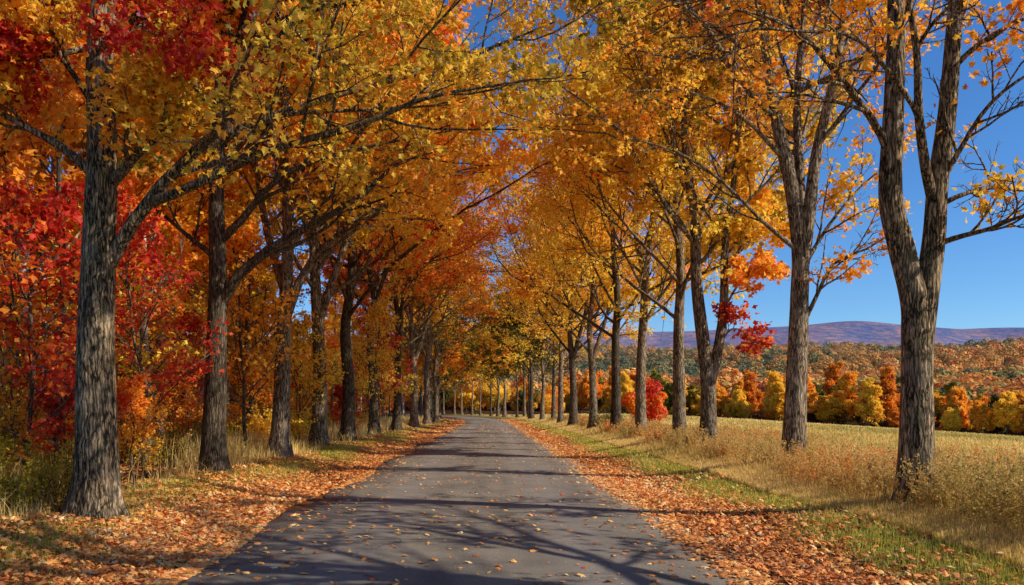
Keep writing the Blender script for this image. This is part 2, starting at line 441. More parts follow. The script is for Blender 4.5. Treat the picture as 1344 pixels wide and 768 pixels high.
def ground_mat():
    m, nt, n, l = new_mat('verge_and_field')
    at = n.new('ShaderNodeAttribute'); at.attribute_name = 'u'
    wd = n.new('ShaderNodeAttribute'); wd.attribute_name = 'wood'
    c = coords(n, l)
    n1 = noise(n, l, c, .55, 5, .6); n2 = noise(n, l, c, 3.0, 6, .7); n3 = noise(n, l, c, 22, 4, .7); n4 = noise(n, l, c, .05, 4)
    j = math_n(n, l, 'MULTIPLY', math_n(n, l, 'SUBTRACT', n1.outputs[0], .5), 2.6)
    j2 = math_n(n, l, 'MULTIPLY', math_n(n, l, 'SUBTRACT', n2.outputs[0], .5), .9)
    u = math_n(n, l, 'ADD', math_n(n, l, 'ADD', at.outputs['Fac'], j), j2)
    uu = math_n(n, l, 'MULTIPLY_ADD', u, 1 / 40, .5, clamp=True)
    f = lambda v: (v + 20) / 40
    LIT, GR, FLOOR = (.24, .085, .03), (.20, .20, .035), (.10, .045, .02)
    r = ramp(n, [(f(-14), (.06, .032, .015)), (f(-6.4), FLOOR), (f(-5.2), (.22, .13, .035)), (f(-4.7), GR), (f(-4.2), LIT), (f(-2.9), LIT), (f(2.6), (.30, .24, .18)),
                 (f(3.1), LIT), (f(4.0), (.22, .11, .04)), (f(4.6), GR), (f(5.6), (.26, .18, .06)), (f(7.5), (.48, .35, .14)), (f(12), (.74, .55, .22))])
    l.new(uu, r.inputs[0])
    spk = ramp(n, [(.3, (.35, .35, .35)), (.5, (.9, .9, .9)), (.72, (1.5, 1.4, 1.3))]); l.new(n3.outputs[0], spk.inputs[0])
    col = mixc(n, l, 1.0, r.outputs[0], spk.outputs[0], 'MULTIPLY')
    big = ramp(n, [(.35, (.78, .86, .72)), (.5, (1, 1, 1)), (.68, (1.15, 1.05, .95))]); l.new(n4.outputs[0], big.inputs[0])
    col = mixc(n, l, 1.0, col, big.outputs[0], 'MULTIPLY')
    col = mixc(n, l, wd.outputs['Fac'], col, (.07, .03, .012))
    b = n.new('ShaderNodeBump'); b.inputs['Strength'].default_value = .8; b.inputs['Distance'].default_value = .04; l.new(n3.outputs[0], b.inputs['Height'])
    d = n.new('ShaderNodeBsdfPrincipled'); d.inputs['Roughness'].default_value = .95; d.inputs['Specular IOR Level'].default_value = .1
    l.new(col, d.inputs['Base Color']); l.new(b.outputs[0], d.inputs['Normal'])
    o = n.new('ShaderNodeOutputMaterial'); l.new(d.outputs[0], o.inputs[0])
    return m
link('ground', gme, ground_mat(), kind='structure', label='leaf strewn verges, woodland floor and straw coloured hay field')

def road_mat():
    m, nt, n, l = new_mat('worn_asphalt')
    c = coords(n, l); at = n.new('ShaderNodeAttribute'); at.attribute_name = 'u'
    a = noise(n, l, c, 130, 3, .8); b_ = noise(n, l, c, 1.1, 5, .6); c_ = noise(n, l, coords(n, l, (1.6, .12, 1)), 1.5, 4); g = noise(n, l, c, 34, 3, .6)
    r = ramp(n, [(.28, (.05, .042, .032)), (.5, (.205, .172, .13)), (.72, (.46, .39, .30))]); l.new(a.outputs[0], r.inputs[0])
    r2 = ramp(n, [(.3, (.72, .72, .74)), (.7, (1.22, 1.18, 1.12))]); l.new(b_.outputs[0], r2.inputs[0])
    r3 = ramp(n, [(.3, (.82, .82, .82)), (.7, (1.15, 1.14, 1.12))]); l.new(c_.outputs[0], r3.inputs[0])
    col = mixc(n, l, 1., mixc(n, l, 1., r.outputs[0], r2.outputs[0], 'MULTIPLY'), r3.outputs[0], 'MULTIPLY')
    # hairline cracks
    vo = n.new('ShaderNodeTexVoronoi'); vo.feature = 'DISTANCE_TO_EDGE'; vo.inputs['Scale'].default_value = .42
    wv = n.new('ShaderNodeVectorMath'); wv.operation = 'MULTIPLY_ADD'; wn = noise(n, l, c, 1.8, 5, .7)
    l.new(wn.outputs['Color'], wv.inputs[0]); wv.inputs[1].default_value = (1.2, 1.2, 1.2); l.new(c, wv.inputs[2]); l.new(wv.outputs[0], vo.inputs['Vector'])
    cr = ramp(n, [(0, (.28, .26, .24)), (.009, (.5, .5, .5)), (.018, (1, 1, 1))]); l.new(vo.outputs['Distance'], cr.inputs[0])
    gate = ramp(n, [(.40, (0, 0, 0)), (.50, (1, 1, 1))]); l.new(b_.outputs[0], gate.inputs[0])
    col = mixc(n, l, math_n(n, l, 'MULTIPLY', gate.outputs[0], .8), col, mixc(n, l, 1., col, cr.outputs[0], 'MULTIPLY'))
    # dusty, sandy margins
    e = math_n(n, l, 'ABSOLUTE', at.outputs['Fac'])
    tk = math_n(n, l, 'POWER', 2.718, math_n(n, l, 'MULTIPLY', math_n(n, l, 'POWER', math_n(n, l, 'MULTIPLY_ADD', e, 2.6, -3.4), 2.0), -1.0))
    col = mixc(n, l, math_n(n, l, 'MULTIPLY', tk, .30), col, (.33, .29, .25))
    e = math_n(n, l, 'ADD', e, math_n(n, l, 'MULTIPLY', math_n(n, l, 'SUBTRACT', b_.outputs[0], .5), .9))
    ef = ramp(n, [(.0, (0, 0, 0)), (1, (1, 1, 1))]); l.new(math_n(n, l, 'MULTIPLY_ADD', e, 1.6, -3.8, clamp=True), ef.inputs[0])
    col = mixc(n, l, math_n(n, l, 'MULTIPLY', ef.outputs[0], .55), col, mixc(n, l, g.outputs[0], (.12, .08, .05), (.42, .33, .26)))
    b = n.new('ShaderNodeBump'); b.inputs['Strength'].default_value = .7; b.inputs['Distance'].default_value = .012; l.new(a.outputs[0], b.inputs['Height'])
    d = n.new('ShaderNodeBsdfPrincipled'); d.inputs['Roughness'].default_value = .82; d.inputs['Specular IOR Level'].default_value = .3
    l.new(col, d.inputs['Base Color']); l.new(b.outputs[0], d.inputs['Normal'])
    o = n.new('ShaderNodeOutputMaterial'); l.new(d.outputs[0], o.inputs[0])
    return m
ry = np.concatenate([np.arange(-40, 40, .25), np.arange(40, 330, 1.)])
ru = np.array([-1, -.985, -.75, -.5, -.25, 0, .25, .5, .75, .985, 1.]) * 2.85
edge = .10 * np.sin(ry * .8) + .07 * np.sin(ry * 2.1 + 1) + .04 * np.sin(ry * 5.3)
RU = ru[None] + np.sign(ru)[None] * (np.abs(ru)[None] > 2.5) * edge[:, None]
RX = xc(ry)[:, None] + RU
RZ = np.maximum(H(RX, ry[:, None] + 0 * RX), 0) + .03 + .035 * (1 - (RU / 2.85) ** 2)
RZ[:, [0, -1]] = -.05
V = np.stack([RX, ry[:, None] + 0 * RX, RZ], -1).reshape(-1, 3)
idx = np.arange(len(V)).reshape(len(ry), len(ru))
F = np.stack([idx[:-1, :-1], idx[:-1, 1:], idx[1:, 1:], idx[1:, :-1]], -1).reshape(-1, 4)
link('road', mesh_np('road', V, [F], True, {'u': RU.ravel()}), road_mat(), kind='structure', label='narrow worn asphalt country road running under the trees')

def mountain():
    xs = np.linspace(-3500, 7000, 420); ys = np.linspace(2600, 6500, 90)
    X, Y = np.meshgrid(xs, ys)
    px = VX + FX * xs / 4600
    prof = np.interp(px, [-200, 600, 900, 1000, 1060, 1110, 1170, 1240, 1290, 1344, 1500, 1800], [470, 440, 436, 431, 427, 421, 428, 434, 431, 432, 425, 440])
    k = np.exp(-.5 * (np.arange(-6, 7) / 3) ** 2); k /= k.sum(); prof = np.convolve(np.pad(prof, 6, 'edge'), k, 'valid')
    hgt = (VY - prof) / FX * 4600
    s = sstep(2600, 4600, Y) * (1 - .3 * sstep(4700, 6500, Y))
    Z = -60 + (hgt[None] + 60) * s + 16 * np.sin(X * .004 + Y * .002) * s * (1 - s) * 4 + 9 * np.sin(X * .011 - Y * .006 + 1) * s * (1 - s) * 4
    V = np.stack([X, Y, Z], -1).reshape(-1, 3); idx = np.arange(len(V)).reshape(X.shape)
    F = np.stack([idx[:-1, :-1], idx[:-1, 1:], idx[1:, 1:], idx[1:, :-1]], -1).reshape(-1, 4)
    m, nt, n, l = new_mat('distant_wooded_ridge')
    c = coords(n, l); a = noise(n, l, c, .022, 8, .8); b = noise(n, l, c, .003, 6, .6)
    r = ramp(n, [(.38, (.08, .13, .23)), (.5, (.17, .18, .26)), (.62, (.40, .24, .26))]); l.new(a.outputs[0], r.inputs[0])  # blue and purple of aerial haze painted in as base colour
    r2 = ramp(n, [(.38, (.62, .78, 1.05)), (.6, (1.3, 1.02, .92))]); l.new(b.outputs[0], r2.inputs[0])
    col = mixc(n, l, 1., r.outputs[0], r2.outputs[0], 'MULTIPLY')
    bp = n.new('ShaderNodeBump'); bp.inputs['Strength'].default_value = .6; bp.inputs['Distance'].default_value = 8; l.new(a.outputs[0], bp.inputs['Height'])
    d = n.new('ShaderNodeBsdfDiffuse'); l.new(col, d.inputs['Color']); l.new(bp.outputs[0], d.inputs['Normal'])
    o = n.new('ShaderNodeOutputMaterial'); l.new(d.outputs[0], o.inputs[0])
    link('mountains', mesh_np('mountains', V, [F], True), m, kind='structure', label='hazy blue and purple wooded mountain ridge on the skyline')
mountain()

# ------------------------------------------------------------ hillside woods (a mass of crowns)
def hillside():
    N = 17000
    y = R.uniform(185, 1000, N) ** 1.0; q = R.uniform(-.28, .78, N); x = q * y; y = np.where(q < .1, R.uniform(300, 620, N), y); x = q * y
    d = .55 * x + .83 * y - 160
    k = (d > 48) & ((q > .1) | (y > 335)) & (R.uniform(0, 1, N) < np.where(y > 550, .75, 1)); x, y = x[k], y[k]; N = len(x)
    rad = 1.5 + 4.4 * R.random(N) ** 2; cz = H(x, y) + rad * .9 + R.uniform(2, 5, N)
    K = 84
    v = nrm(R.normal(0, 1, (N, K, 3))); v[..., 2] = np.abs(v[..., 2]) * 1.0 - .25
    rr = rad[:, None] * R.uniform(.8, 1.08, (N, K))
    p = np.stack([x, y, cz], 1)[:, None] + v * rr[..., None] * np.array([1, 1, 1.15])
    nor = v + R.normal(0, .35, v.shape); nor[..., 2] += .2
    sz = rad[:, None] * R.uniform(.20, .42, (N, K))
    V, F, t = leaves_geo(p.reshape(-1, 3), nor.reshape(-1, 3), R.normal(0, 1, (N * K, 3)), sz.ravel(), 'quad')
    tone = np.clip(R.uniform(0, .7, N) + .34 * wob(x * .05, y * .03) + .22 * wob(x * .16 + 3, y * .11) + .12, 0, 1)
    tone = (tone[:, None] + R.normal(0, .05, (N, K))).ravel()
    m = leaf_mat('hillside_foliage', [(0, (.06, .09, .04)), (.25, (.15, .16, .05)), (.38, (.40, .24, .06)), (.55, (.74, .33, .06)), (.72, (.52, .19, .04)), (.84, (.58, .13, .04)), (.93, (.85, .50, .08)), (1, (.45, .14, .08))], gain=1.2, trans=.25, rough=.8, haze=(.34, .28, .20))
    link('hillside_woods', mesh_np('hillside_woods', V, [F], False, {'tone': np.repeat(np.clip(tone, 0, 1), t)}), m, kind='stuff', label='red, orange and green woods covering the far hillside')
hillside()

# ------------------------------------------------------------ tree builders
def local(pts, base):
    return [tuple(np.array(p) - np.array(base)) for p in pts]
def pl(base, seq):
    return local([P(a, b, c) for a, b, c in seq], base)

SHY = 'avenue trees along the road'
def gbase(px, Y, dz=-.05):
    x = (px - VX) / FX * Y
    return (x, Y, float(H(x, Y)) + dz)

# near left
b = gbase(125, 10.9)
top = [(0, 0, 0), *pl(b, [(127, 600, 10.9), (126, 450, 10.9), (130, 330, 10.9), (134, 200, 10.9), (131, 80, 10.95), (142, -80, 11), (150, -260, 11.1), (165, -480, 11.2), (190, -680, 11.4)])]
L1 = make_tree([(top, .285, .05)],
    limbs=[(pl(b, [(140, 352, 10.9), (172, 296, 10.85), (215, 240, 10.8), (268, 190, 10.8), (345, 158, 10.8), (450, 122, 10.9), (590, 84, 11.1), (730, 28, 11.5)]), .105),
           (pl(b, [(192, 268, 10.84), (240, 250, 10.6), (300, 222, 10.5), (370, 192, 10.3), (470, 166, 10.2), (560, 128, 10.0), (700, 105, 9.9)]), .075),
           (pl(b, [(118, 225, 10.9), (85, 196, 10.8), (40, 170, 10.7), (-20, 140, 10.5), (-120, 120, 10.3)]), .075),
           (pl(b, [(140, 248, 10.9), (172, 212, 10.7), (196, 185, 10.5), (214, 158, 10.4), (235, 60, 10.2)]), .085),
           (pl(b, [(125, 140, 10.9), (98, 100, 10.7), (70, 60, 10.5), (30, 10, 10.4), (-20, -60, 10.3)]), .05),
           (pl(b, [(125, 75, 10.9), (155, 35, 10.5), (190, 25, 10.2), (230, 45, 10.0), (262, 75, 9.9)]), .06),
           (pl(b, [(128, 60, 10.9), (70, 72, 10.6), (0, 78, 10.3), (-80, 60, 10)]), .05),
           (pl(b, [(132, 20, 10.9), (200, -60, 11.2), (300, -90, 11.4), (420, -60, 11.6), (560, -20, 12)]), .09)],
    auto=11, t0=.55, llen=.46, maxlen=5.2, hi=True, kind='maple', size=.10, ks=(8, 6, 4), per=12, tone=.40, var=.24, thin=.2, ph=2.2, sides=40, seg=12, prune=lambda p: .62 * (1 - sstep(4.2, 6.0, p[..., 2])),
    limbtone_fn=lambda lp: np.array([0, 0, .05, 0, .08, .85, .62, .05] + [0.1] * (len(lp) - 8)))
place(L1, 'maple_tree', b, 'thick furrowed trunk of the nearest maple, long bare limbs reaching over the road', 'tree', 'mixed', 'bark')

b = gbase(280, 17.6)
st = [(0, 0, 0), *pl(b, [(281, 560, 17.6), (284, 470, 17.6), (286, 360, 17.6), (284, 260, 17.6), (288, 150, 17.6), (295, 40, 17.7), (300, -100, 17.8), (310, -260, 18)])]
L2 = make_tree([(st, .265, .05), (pl(b, [(290, 190, 17.6), (305, 110, 17.8), (318, 30, 18), (335, -80, 18.2)]), .14, .04)],
    limbs=[(pl(b, [(287, 402, 17.6), (325, 348, 17.5), (400, 300, 17.4), (470, 262, 17.4), (520, 215, 17.4), (610, 190, 17.6)]), .14),
           (pl(b, [(286, 320, 17.6), (335, 270, 17.4), (360, 235, 17.2), (450, 200, 17), (600, 170, 17)]), .10),
           (pl(b, [(285, 340, 17.6), (235, 300, 17.8), (200, 270, 18), (150, 240, 18.2)]), .07),
           (pl(b, [(288, 120, 17.6), (330, 50, 17.4), (420, 10, 17.2), (560, -10, 17)]), .13)],
    auto=[12, 7], t0=[.45, .3], llen=.48, maxlen=7, kind='maple', hi=True, size=.115, ks=(8, 6, 4), per=11, tone=.42, var=.3, thin=.15, sides=30, prune=lambda p: .5 * (1 - sstep(4.5, 6.5, p[..., 2])))
place(L2, 'maple_tree', b, 'dark trunk second along the left verge with a pale limb reaching right', 'tree', 'mixed', 'bark_dark', SHY)

b = gbase(366, 22.6)
st = [(0, 0, 0), *pl(b, [(369, 540, 22.6), (372, 450, 22.6), (376, 370, 22.6), (378, 290, 22.6), (372, 180, 22.6), (380, 60, 22.6), (385, -100, 22.6)])]
L3 = make_tree([(st, .265, .05), (pl(b, [(376, 390, 22.6), (350, 300, 23), (335, 200, 23.5), (330, 90, 24)]), .14, .04)],
    limbs=[(pl(b, [(376, 415, 22.6), (400, 355, 22.5), (432, 318, 22.4), (500, 272, 22.3), (575, 232, 22.2), (650, 215, 22)]), .15),
           (pl(b, [(378, 330, 22.6), (420, 270, 22.3), (480, 225, 22), (560, 190, 21.8)]), .10)],
    auto=[13, 7], t0=[.42, .3], llen=.48, kind='mid', size=.165, ks=(8, 6, 4), per=11, tone=.5, var=.32, thin=.05, sides=24, maxlen=7, reach=.3)
place(L3, 'maple_tree', b, 'pale grey trunk third along the left verge, forking low over tan grass', 'tree', 'orange', 'bark_grey', SHY)

# near right, forked
b = gbase(1203, 10.9)
st = [(0, 0, 0), *pl(b, [(1203, 600, 10.9), (1203, 500, 10.9), (1202, 440, 10.9), (1200, 395, 10.9), (1184, 330, 10.9), (1169, 260, 10.9), (1172, 170, 10.9), (1176, 60, 10.95), (1178, -60, 11), (1200, -220, 11.2), (1215, -420, 11.4)])]
R1 = make_tree([(st, .235, .035), (pl(b, [(1205, 520, 10.9), (1208, 450, 10.9), (1217, 380, 10.9), (1226, 310, 10.9), (1231, 240, 10.9), (1243, 150, 10.9), (1252, 40, 10.9), (1262, -80, 10.9), (1290, -260, 10.7), (1310, -450, 10.5)]), .185, .035),
                (pl(b, [(1224, 262, 10.9), (1214, 215, 10.7), (1206, 150, 10.5), (1203, 70, 10.3), (1190, -20, 10.2), (1180, -120, 10.1)]), .075, .02)],
    limbs=[(pl(b, [(1168, 205, 10.9), (1150, 165, 10.8), (1118, 122, 10.6), (1086, 82, 10.4), (1050, 42, 10.3), (1000, 20, 10.1), (930, 8, 9.9)]), .06),
           (pl(b, [(1212, 170, 10.6), (1190, 125, 10.4), (1150, 75, 10.2), (1112, 44, 10.0), (1050, 42, 9.8), (985, 38, 9.6), (900, 72, 9.4)]), .035),
           (pl(b, [(1237, 318, 10.9), (1262, 310, 10.7), (1300, 300, 10.4), (1344, 283, 10.1), (1420, 270, 9.8)]), .042),
           (pl(b, [(1236, 268, 10.9), (1262, 256, 10.8), (1300, 246, 10.9), (1350, 250, 11), (1420, 240, 11)]), .038),
           (pl(b, [(1232, 245, 10.9), (1258, 200, 10.7), (1290, 148, 10.4), (1330, 110, 10.1), (1400, 70, 9.9)]), .045),
           (pl(b, [(1250, 90, 10.9), (1280, 62, 10.8), (1320, 36, 10.7), (1390, 5, 10.5)]), .045),
           (pl(b, [(1205, 60, 10.3), (1225, 30, 10.1), (1248, 5, 9.9), (1270, -40, 9.8)]), .03),
           (pl(b, [(1255, 30, 10.9), (1290, -40, 11.2), (1330, -90, 11.6)]), .06)],
    auto=[6, 6, 0], t0=[.66, .62, .5], llen=.36, hi=True, kind='maple', size=.10, ks=(8, 5, 4), per=6, tone=.55, var=.25, thin=.6, maxlen=3.8, prune=lambda p: np.maximum(.72 * sstep(.3, 2.2, p[..., 0]), .5 * sstep(6.5, 8, p[..., 2])), sides=40, seg=12)
place(R1, 'maple_tree', b, 'sparse forked tree with mostly bare twigs, beside the hay field under open sky', 'tree', 'orange', 'bark')

b = gbase(1042, 17.3)
st = [(0, 0, 0), *pl(b, [(1043, 560, 17.3), (1046, 480, 17.3), (1049, 400, 17.3), (1050, 330, 17.3), (1040, 250, 17.3), (1022, 170, 17.4), (1005, 60, 17.5), (992, -80, 17.6), (985, -240, 17.8)])]
R2 = make_tree([(st, .26, .035), (pl(b, [(1052, 350, 17.3), (1062, 280, 17.2), (1072, 200, 17.2), (1095, 100, 17.1), (1112, -20, 17), (1125, -160, 17)]), .16, .03),
                (pl(b, [(1050, 330, 17.3), (1050, 240, 17.6), (1046, 130, 17.9), (1055, 10, 18.2), (1058, -120, 18.5)]), .13, .03)],
    limbs=[(pl(b, [(1052, 430, 17.3), (1072, 388, 17.1), (1095, 345, 16.9), (1135, 328, 16.7), (1180, 300, 16.5)]), .06),
           (pl(b, [(1055, 350, 17.3), (1085, 300, 17.3), (1125, 250, 17.3), (1165, 215, 17.3)]), .055),
           (pl(b, [(1048, 330, 17.3), (1000, 290, 17), (950, 240, 16.8), (890, 200, 16.5), (820, 180, 16.2)]), .055),
           (pl(b, [(1030, 210, 17.3), (970, 150, 17), (900, 120, 16.8), (820, 120, 16.5)]), .06)],
    auto=[10, 8, 7], t0=[.45, .3, .3], llen=.45, hi=True, kind='mid', size=.125, ks=(8, 5, 4), per=7, tone=.52, var=.3, thin=.48, sides=30, spread=.13, maxlen=5.2, reach=-.3, prune=lambda p: .55 * sstep(.8, 2.6, p[..., 0]))
place(R2, 'maple_tree', b, 'thinning orange tree second along the field side, splitting into slim stems', 'tree', 'orange', 'bark_grey')

b = gbase(929, 24.2)
st = [(0, 0, 0), *pl(b, [(930, 550, 24.2), (929, 500, 24.2), (922, 440, 24.2), (914, 370, 24.2), (912, 290, 24.2), (900, 200, 24.2), (895, 90, 24.2), (890, -40, 24.2)])]
R3 = make_tree([(st, .26, .04), (pl(b, [(931, 510, 24.2), (942, 460, 24.2), (950, 400, 24.2), (952, 320, 24.2), (965, 220, 24.2), (972, 110, 24.2), (980, 0, 24.2)]), .17, .03)],
    limbs=[(pl(b, [(915, 330, 24.2), (880, 270, 24), (830, 230, 23.6), (770, 200, 23.2)]), .07),
           (pl(b, [(944, 452, 24.2), (960, 432, 24), (976, 436, 23.8), (992, 455, 23.7)]), .035),
           (pl(b, [(951, 405, 24.2), (970, 372, 24), (992, 352, 23.8), (1015, 362, 23.7)]), .045), (pl(b, [(952, 360, 24.2), (975, 320, 24.2), (1000, 290, 24.3), (1020, 300, 24.3)]), .05)],
    auto=[12, 11], t0=[.40, .34], llen=.46, kind='mid', size=.16, ks=(8, 6, 4), per=9, tone=.36, var=.2, thin=.25, sides=20, limbtone_fn=lambda lp: np.array([0, .44, .15] + [0] * (len(lp) - 3)), maxlen=6.4, reach=-.3, prune=lambda p: np.maximum(.3 * sstep(1.5, 3, p[..., 0]), .66 * (p[..., 0] > .4) * (p[..., 2] < 5.0)))
place(R3, 'maple_tree', b, 'pale tree forked low into two stems, golden crown and one redder low bough', 'tree', 'mixed', 'bark_grey')

# generic avenue protos
def avenue_proto(h, r, fork, leaves='mid', size=.17, per=10, ks=(8, 6, 3), tone=.42, var=.32, thin=.15, auto=14, rise=.30, prune=None, reach=0., one=False):
    k = R.normal(0, .12, (8, 2)); zz = np.linspace(0, h, 8)
    main = [(k[i, 0] * i * .35, k[i, 1] * i * .35, zz[i]) for i in range(8)]
    stems = [(main, r, .05)]
    if fork:
        p = catmull(main, 30)[int(30 * fork)]
        a = R.uniform(0, 6.28)
        stems.append(([tuple(p), (p[0] + .5 * math.cos(a), p[1] + .5 * math.sin(a), p[2] + 1.5), (p[0] + 1.1 * math.cos(a), p[1] + 1.1 * math.sin(a), p[2] + 3.5), (p[0] + 1.9 * math.cos(a), p[1] + 1.9 * math.sin(a), min(h, p[2] + 8))], r * .6, .04))
    return make_tree(stems, auto=[auto, 6][:len(stems)], t0=[rise, .3][:len(stems)], llen=.50, maxlen=7.6, ang=50, ks=ks, per=per, size=size, kind=leaves, tone=tone, var=var, thin=thin, spread=.17, lr=.42, prune=prune, reach=reach, one=one)
AV = [avenue_proto(16.5, .30, .28, reach=.42, auto=17), avenue_proto(17, .27, .42, tone=.4, reach=.42, auto=17), avenue_proto(16, .29, 0, tone=.5, auto=20, reach=.42), avenue_proto(15.5, .26, .22, tone=.46, reach=.42, auto=17)]
FAR = [avenue_proto(16.5, .30, .3, 'quad', .34, 8, (7, 6, 2), auto=17, reach=.45, one=True), avenue_proto(16, .28, 0, 'quad', .34, 8, (7, 6, 2), auto=17, reach=-.45, one=True)]

BARE = avenue_proto(14, .27, .25, size=.14, per=7, tone=.5, thin=.25, rise=.20, auto=22, reach=.45, prune=lambda p: np.maximum(.9 * sstep(6, 8, p[..., 2]), 1.0 * (p[..., 0] < -1.6)))  # crown thinned aloft to pass sun, kept leafy low to shade the road
fp = lambda p: .22 * sstep(1.2, 3.2, p[..., 0])
RV = [avenue_proto(16.5, .30, .28, prune=fp, reach=-.42, auto=18), avenue_proto(17, .27, .42, tone=.42, prune=fp, reach=-.42, auto=18), avenue_proto(16, .27, 0, prune=fp, auto=20, reach=-.42)]
used = {}
def uniq(label):
    used[label] = used.get(label, 0) + 1
    return label

# left row (px, depth, leaf, bark, proto, label)
left = [(418, 29.5, 'mixed', 'bark_grey', 0, 'sunlit grey trunk rising from yellow bushes, fourth along the left verge'),
        (456, 35.0, 'orange', 'bark_dark', 2, 'straight dark brown trunk, fifth along the left verge'),
        (490, 43, 'red', 'bark_dark', 1, 'slim dark trunk under bright red leaves, sixth along the left verge'),
        (520, 50, 'rust', 'bark_dark', 3, 'broad dark trunk, seventh along the left verge'),
        (543, 60, 'mixed', 'bark_grey', 0, 'pale trunk beneath golden boughs, eighth along the left verge'),
        (560, 71, 'mixed', 'bark_grey', 2, 'thin pale trunk, ninth along the left verge'),
        (572, 80, 'green', 'bark', 1, 'green leaved tree at the start of the bend, tenth along the left verge')]
for px, Y, lf, bk, pr, lab in left:
    place(AV[pr], 'maple_tree', gbase(px, Y), lab, 'tree', lf, bk, SHY, rz=R.uniform(-.7, .7), sc=R.uniform(.97, 1.08))
right = [(891, 28.5, 'gold', 'bark_grey', 2, 'slim pale straight trunk, fourth along the field side'),
         (842, 34, 'gold', 'bark_grey', 1, 'pale grey trunk with a full golden crown, fifth along the field side'),
         (808, 41, 'orange', 'bark_dark', 2, 'dark trunk between two paler ones, sixth along the field side'),
         (778, 48, 'gold', 'bark_grey', 0, 'stout trunk splitting low to the right, seventh along the field side'),
         (752, 58, 'orange', 'bark_dark', 3, 'dark forked trunk on the green bank, eighth along the field side'),
         (736, 68, 'gold', 'bark_grey', 2, 'thin pale trunk, ninth along the field side'),
         (727, 80, 'orange', 'bark_grey', 1, 'thin pale trunk, tenth along the field side')]
for px, Y, lf, bk, pr, lab in right:
    place(RV[pr % 3], 'maple_tree', gbase(px, Y), lab, 'tree', lf, bk, SHY, rz=R.uniform(-.7, .7), sc=R.uniform(.9, 1.05))
# unseen, behind and beside the camera, sunny side: added to shade the near road
for Y in (4.6, .6, -4.5):
    x = 6.9
    place(BARE, 'maple_tree', (x, Y, float(H(x, Y)) - .05), 'unseen avenue tree on the field side, added to shade the nearest stretch of road', 'tree', 'gold', 'bark_grey', 'unseen avenue trees beside the viewer', rz=R.uniform(-.2, .2), sc=1)
FARG = 'distant slender trunks lining the bend in the road'
y = 88.0
k = 0
while y < 300:
    sl_ = float((xc(y + 1) - xc(y - 1)) / 2)
    for side in (-1, 1):
        x = float(xc(y)) + side * 6.6 + R.normal(0, .5); yy = y + R.uniform(-1, 1) - side * sl_ * 6
        lf = ['orange', 'gold', 'mixed', 'rust', 'green', 'orange', 'gold', 'orange'][R.integers(8)]
        place(FAR[0 if side < 0 else 1], 'maple_tree', (x, yy, float(H(x, yy)) - .05), 'distant slender avenue trunk where the road bends out of sight', 'tree', lf, ['bark_grey', 'bark', 'bark_dark'][R.integers(3)], FARG, rz=R.uniform(-.6, .6), sc=(R.uniform(.7, 1.25),) * 2 + (R.uniform(.8, 1.08),), limbs=True).rotation_euler[0] = R.normal(0, .03)
        k += 1
    y += R.uniform(6, 14)

# ------------------------------------------------------------ woods behind the left row
def pole_proto(h, r, t0_, auto, size, per, kind='mid', ks=(5, 4, 3), llen=.22, thin=.1, tone=.5):
    zz = np.linspace(0, h, 7); k = np.cumsum(R.normal(0, .10, (7, 2)), 0)
    return make_tree([([(k[i, 0], k[i, 1], zz[i]) for i in range(7)], r, .02)], auto=auto, t0=t0_, llen=llen, ks=ks, per=per, size=size, kind=kind, tone=tone, var=.35, thin=thin, sides=9)
POLE = [pole_proto(13, .13, .30, 15, .15, 9), pole_proto(14.5, .16, .36, 15, .16, 9), pole_proto(11, .10, .28, 14, .15, 9)]
SAP = [pole_proto(4.6, .035, .16, 18, .12, 6, ks=(5, 4, 0), llen=.40, thin=0), pole_proto(3.6, .03, .12, 16, .12, 7, ks=(5, 4, 0), llen=.45, thin=0), pole_proto(6.5, .05, .18, 20, .13, 6, ks=(5, 4, 0), llen=.36, thin=.1)]
def wood(px, Y, pr, lf, bk, lab, grp, sc=1., protos=POLE, name='woodland_tree', cat='tree'):
    place(protos[pr], name, gbase(px, Y), lab, cat, lf, bk, grp, rz=R.uniform(0, 6.28), sc=sc, limbs=True)
WG = 'slender trees in the woods behind the left row'
wood(44, 17, 0, 'mixed', 'birch', 'white birch trunk in the woods, just left of the nearest big maple', None)
wood(8, 20, 2, 'orange', 'birch', 'pale mottled birch trunk at the very edge of the woods, far left', None)
wood(78, 15.5, 2, 'rust', 'bark_thin', 'thin dark trunk between the white birch and the nearest big maple', None)
wood(197, 21, 2, 'orange', 'birch', 'pale birch stem behind the gap between the first two big maples, left stem of two', None)
wood(212, 23, 0, 'orange', 'birch', 'pale birch stem behind the gap between the first two big maples, right stem of two', None)
wood(326, 30, 0, 'gold', 'bark_thin', 'thin dark trunk in the woods between the second and third maples', None)
for i in range(95):
    Y = R.uniform(13, 110); x = float(xc(Y)) - R.uniform(10.5, 14 + .55 * Y)
    place(POLE[R.integers(3)], 'woodland_tree', (x, Y, float(H(x, Y)) - .05), 'slender autumn tree standing in the woods behind the left row', 'tree',
          ['orange', 'rust', 'mixed', 'red', 'gold', 'orange', 'mixed', 'green'][R.integers(8)], 'birch' if R.random() < .35 else 'bark_thin', WG, rz=R.uniform(0, 6.28), sc=R.uniform(.8, 1.2), limbs=Y < 60)
SG = 'low saplings in autumn leaf under the woods'
wood(205, 15.5, 2, 'red', 'bark_thin', 'scarlet sapling filling the gap between the first and second big maples', None, .8, SAP, 'sapling', 'sapling')
wood(40, 13.5, 0, 'red', 'bark_thin', 'red sapling standing before the white birch', None, 1.1, SAP, 'sapling', 'sapling')
wood(318, 21.5, 2, 'orange', 'bark_thin', 'bright orange sapling between the second and third big maples', None, 1., SAP, 'sapling', 'sapling')
wood(395, 29, 0, 'gold', 'bark_thin', 'golden sapling beside the third big maple', None, 1., SAP, 'sapling', 'sapling')
